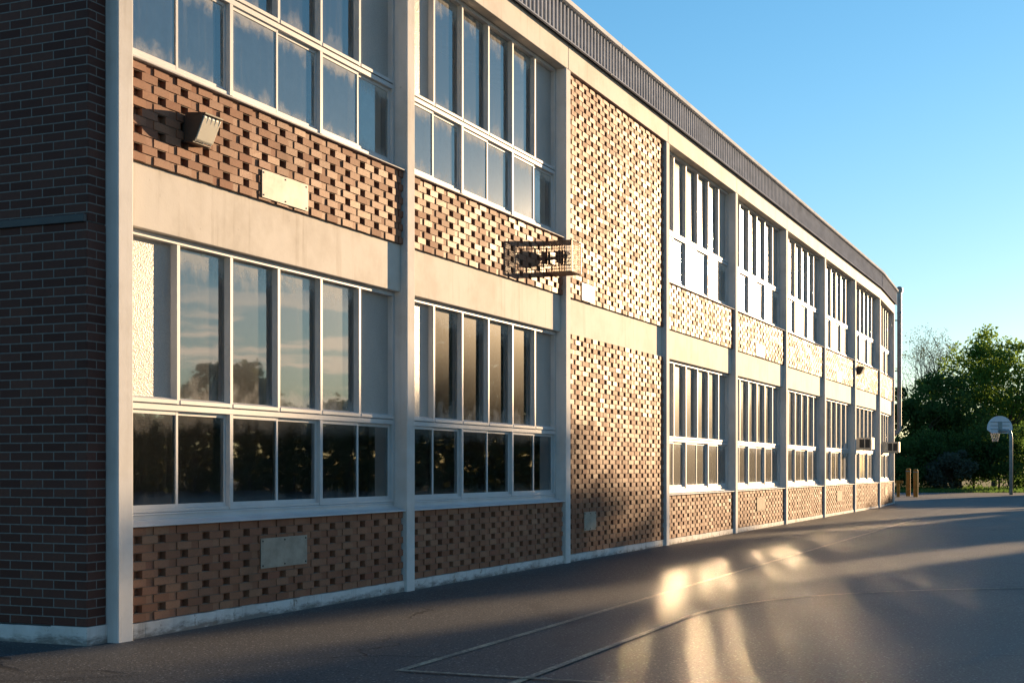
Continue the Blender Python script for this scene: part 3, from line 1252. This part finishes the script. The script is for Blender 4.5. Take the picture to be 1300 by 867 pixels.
def leaf_mesh(name, clumps, mat, size, seed, flat=0.0):
    """clumps: (x,y,z,rx,ry,rz,count) -> many leaf-sized quads"""
    r = np.random.default_rng(seed)
    P = []
    for (x, y, z, rx, ry, rz, n) in clumps:
        p = r.normal(0, 1, (n, 3))
        p /= np.linalg.norm(p, axis=1)[:, None]
        p *= (r.random(n) ** 0.45)[:, None]
        P.append(p * np.array([rx, ry, rz]) + np.array([x, y, z]))
    P = np.concatenate(P)
    n = len(P)
    a = r.normal(0, 1, (n, 3))
    a /= np.linalg.norm(a, axis=1)[:, None]
    b = np.cross(a, r.normal(0, 1, (n, 3)))
    b /= np.linalg.norm(b, axis=1)[:, None]
    s = size * (0.6 + 0.8 * r.random(n))[:, None]
    a = a * s * 0.5
    b = b * s * 0.33
    V = np.stack([P - a, P + b * 0.9 - a * 0.1, P + a, P - b * 0.9 - a * 0.1], axis=1).reshape(-1, 3)
    me = bpy.data.meshes.new(name)
    me.vertices.add(4 * n)
    me.vertices.foreach_set("co", V.astype(np.float32).ravel())
    me.loops.add(4 * n)
    me.loops.foreach_set("vertex_index", np.arange(4 * n, dtype=np.int32))
    me.polygons.add(n)
    me.polygons.foreach_set("loop_start", np.arange(0, 4 * n, 4, dtype=np.int32))
    me.materials.append(mat)
    me.update(calc_edges=True)
    me.validate()
    return me


def branches(mb, p, d, L, r_, depth, rr, tips, spread=0.6):
    q = p.copy()
    pts = [q.copy()]
    for i in range(4):
        d = (d + Vector((rr.gauss(0, .10), rr.gauss(0, .10), rr.gauss(0.03, .07)))).normalized()
        q = q + d * (L / 4)
        pts.append(q.copy())
    mb.tube(pts, r_, 6, r_ * 0.55, cap=False)
    if depth == 0:
        tips.append(q.copy())
        return
    for i in range(rr.choice((2, 3, 3))):
        nd = (d + Vector((rr.gauss(0, spread), rr.gauss(0, spread), rr.gauss(0.10, spread * 0.6)))).normalized()
        st = pts[rr.choice((2, 3, 4))]
        branches(mb, st, nd, L * rr.uniform(0.6, 0.85), r_ * 0.55, depth - 1, rr, tips, spread)


def tree(name, x, y, h, w, label, seed, mat, leaf=0.22, n=11000, clumps=60, base=0.18, group=None, cat="tree", leafsd=1.0):
    rr = random.Random(seed)
    e = empty(name, (x, y, gz(y) - 0.03))
    mb = MB()
    tips = []
    th = h * base + 0.8
    mb.tube([(0, 0, -0.2), (0.03, 0, th * 0.5), (0, 0.04, th)], 0.02 * h, 8, 0.015 * h, cap=False)
    for i in range(5):
        a = 2 * math.pi * i / 5 + rr.uniform(-.4, .4)
        branches(mb, Vector((0, 0.04, th * rr.uniform(0.75, 1.0))), Vector((math.cos(a) * 0.6, math.sin(a) * 0.6, 1)).normalized(), h * 0.30, 0.010 * h, 2, rr, tips)
    mb.build("trunk", M['bark'], e)
    cl = []
    cz = h * (base + (1 - base) * 0.5)
    hz = h * (1 - base) * 0.5
    per = n // clumps
    for i in range(clumps):
        while True:
            p = Vector((rr.uniform(-1, 1), rr.uniform(-1, 1), rr.uniform(-1, 1)))
            if 0.35 < p.length < 1.0:
                break
        lump = 0.85 + 0.25 * math.sin(3 * math.atan2(p.y, p.x) + seed) * (1 - abs(p.z))
        c = (p.x * w * 0.5 * lump, p.y * w * 0.5 * lump, cz + p.z * hz * 0.93)
        k = rr.uniform(0.10, 0.22) * leafsd
        cl.append((*c, w * k, w * k, w * k * 0.72, int(per * rr.uniform(0.6, 1.4))))
    o = bpy.data.objects.new("crown", leaf_mesh("crown", cl, mat, leaf, seed))
    COL.objects.link(o)
    o.parent = e
    tag(e, label, cat, group)
    return e


def px(xp, D):
    return (xp - 650) / 1790 * D


tree("deciduous_tree", px(1262, 96), 96, 10.9, 7.6, "tall broad leafy tree behind the basketball hoop", 5, M['leaf'], 0.22, 16000, 100, 0.2, leafsd=0.9)
tree("deciduous_tree", px(1318, 99), 99, 9.6, 6.4, "leafy tree cut off by the right edge of the view", 6, M['leaf'], 0.22, 9500, 60, 0.2, leafsd=0.85)
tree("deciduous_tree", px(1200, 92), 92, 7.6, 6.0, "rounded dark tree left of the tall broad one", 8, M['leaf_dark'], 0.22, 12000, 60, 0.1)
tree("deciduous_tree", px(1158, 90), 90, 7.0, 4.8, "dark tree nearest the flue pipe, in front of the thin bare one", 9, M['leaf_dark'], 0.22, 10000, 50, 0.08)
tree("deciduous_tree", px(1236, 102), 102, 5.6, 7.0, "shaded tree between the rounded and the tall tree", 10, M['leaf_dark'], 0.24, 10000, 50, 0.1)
for i, (xp, D, h, w, mt, lab) in enumerate((
        (1152, 86, 3.2, 4.2, 'leaf_dark', "dark shrub behind the two bollards"),
        (1185, 87, 3.8, 4.6, 'leaf_dark', "dark shrub just right of the bollards"),
        (1208, 85, 2.6, 3.0, 'leaf_grey', "greyish shrub in the shade between bollards and hoop"),
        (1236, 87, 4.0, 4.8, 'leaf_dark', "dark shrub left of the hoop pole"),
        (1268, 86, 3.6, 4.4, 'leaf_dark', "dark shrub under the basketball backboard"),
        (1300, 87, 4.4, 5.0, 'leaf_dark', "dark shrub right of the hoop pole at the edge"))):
    tree("shrub", px(xp, D), D, h, w, lab, 20 + i, M[mt], 0.18, 6000, 34, 0.0, "shrubs along the far lawn", "shrub", 1.1)

# thin, nearly bare tree behind
rr = random.Random(4)
bt = empty("thin_tree", (px(1158, 112), 112, gz(112) - 0.03))
mb = MB()
tips = []
for i in range(7):
    a = rr.uniform(-0.45, 0.45)
    st = Vector((rr.uniform(-0.9, 0.9), rr.uniform(-.5, .5), 0))
    d = Vector((a * 0.55 + 0.12, rr.uniform(-.2, .2), 1)).normalized()
    q = st.copy()
    pts = [q.copy()]
    for j in range(7):
        d = (d + Vector((rr.gauss(0.01, .05), rr.gauss(0, .04), 0.03))).normalized()
        q = q + d * 1.15
        pts.append(q.copy())
    mb.tube(pts, 0.12, 6, 0.05, cap=False)
    for j in range(3, 8):
        for m_ in range(2):
            nd = (d + Vector((rr.gauss(0, .55), rr.gauss(0, .5), rr.gauss(0.1, .25)))).normalized()
            branches(mb, pts[j], nd, 2.2, 0.035, 2, rr, tips, 0.5)
mb.build("trunk", M['bark'], bt)
cl = []
for p in tips:
    if rr.random() < (0.85 if p.z > 9.8 else 0.22):
        cl.append((p.x, p.y, p.z, 0.5, 0.5, 0.4, 16))
o = bpy.data.objects.new("crown", leaf_mesh("crown", cl, M['leaf_dry'], 0.115, 77))
COL.objects.link(o)
o.parent = bt
tag(bt, "thin almost bare multi stemmed tree against the sky beside the flue", "tree")

# belt of trees along the right side of the yard: seen in the window glass and by its long shadows
AX, AY = math.sin(R(SUN_AZ)), math.cos(R(SUN_AZ))
BX, BY = AY, -AX


def belt_h(q):
    pts = [(-22.5, 5.3), (-16.1, 5.1), (-15.9, 3.4), (-14.75, 3.6), (-14.65, 6.3), (-14.2, 6.4), (-14.1, 4.4), (-13.3, 4.6), (-13.05, 5.8), (-12.7, 7.2), (-12.3, 8.3),
           (-11.8, 9.1), (-11.2, 9.9), (-10.5, 10.6), (-9.9, 10.2), (-9.3, 9.8), (-9.1, 6.3), (-7.6, 6.0), (-7.35, 9.4), (-5, 10.1), (-2, 10.3), (2.5, 9.9),
           (4, 5.0), (9, 4.2), (11, 7.2), (13.5, 7.0), (15, 4.2), (22, 4.6), (30, 6)]
    for (a, ha), (b, hb) in zip(pts[:-1], pts[1:]):
        if a <= q <= b:
            return ha + (hb - ha) * (q - a) / (b - a)
    return 4.0


br = random.Random(12)
cl = []
tk = MB()
q = -22.5
i = 0
while q < 30:
    h = belt_h(q) + br.gauss(0, 0.12)
    tt = 84 if q < -16 else 72
    for row in range(2):
        t = tt + (row - 0.5) * 2.4 + br.uniform(-0.8, 0.8)
        x, y = t * AX + q * BX, t * AY + q * BY
        if i % 4 == row * 2:
            tk.tube([(x, y, -0.2), (x + br.uniform(-.1, .1), y, h * 0.75)], 0.13, 6, 0.05, cap=False)
        z = 0.0
        while z < h - 0.2:
            rad = min(br.uniform(0.38, 0.55), max(0.2, (h - z)))
            g = br.gauss(0, .12)
            u = br.gauss(0, .6)
            cl.append((x + g * BX + u * AX, y + g * BY + u * AY, z + 0.2, rad, rad, rad * 0.9, 22 if z > h * 0.5 else 17))
            z += 0.42
        for m_ in range(2):
            cl.append((x + br.gauss(0, .2), y + br.gauss(0, .4), h - 0.15 + br.gauss(0, .18), 0.3, 0.3, 0.25, 6))
    q += 0.36
    i += 1
belt = bpy.data.objects.new("woodland", leaf_mesh("woodland", cl, M['leaf_belt'], 0.38, 99))
COL.objects.link(belt)
tag(belt, "belt of trees along the right side of the yard, mirrored in the windows", "woodland", kind='stuff')
to = tk.build("trunks", M['bark'], belt)
to["kind"] = 'stuff'
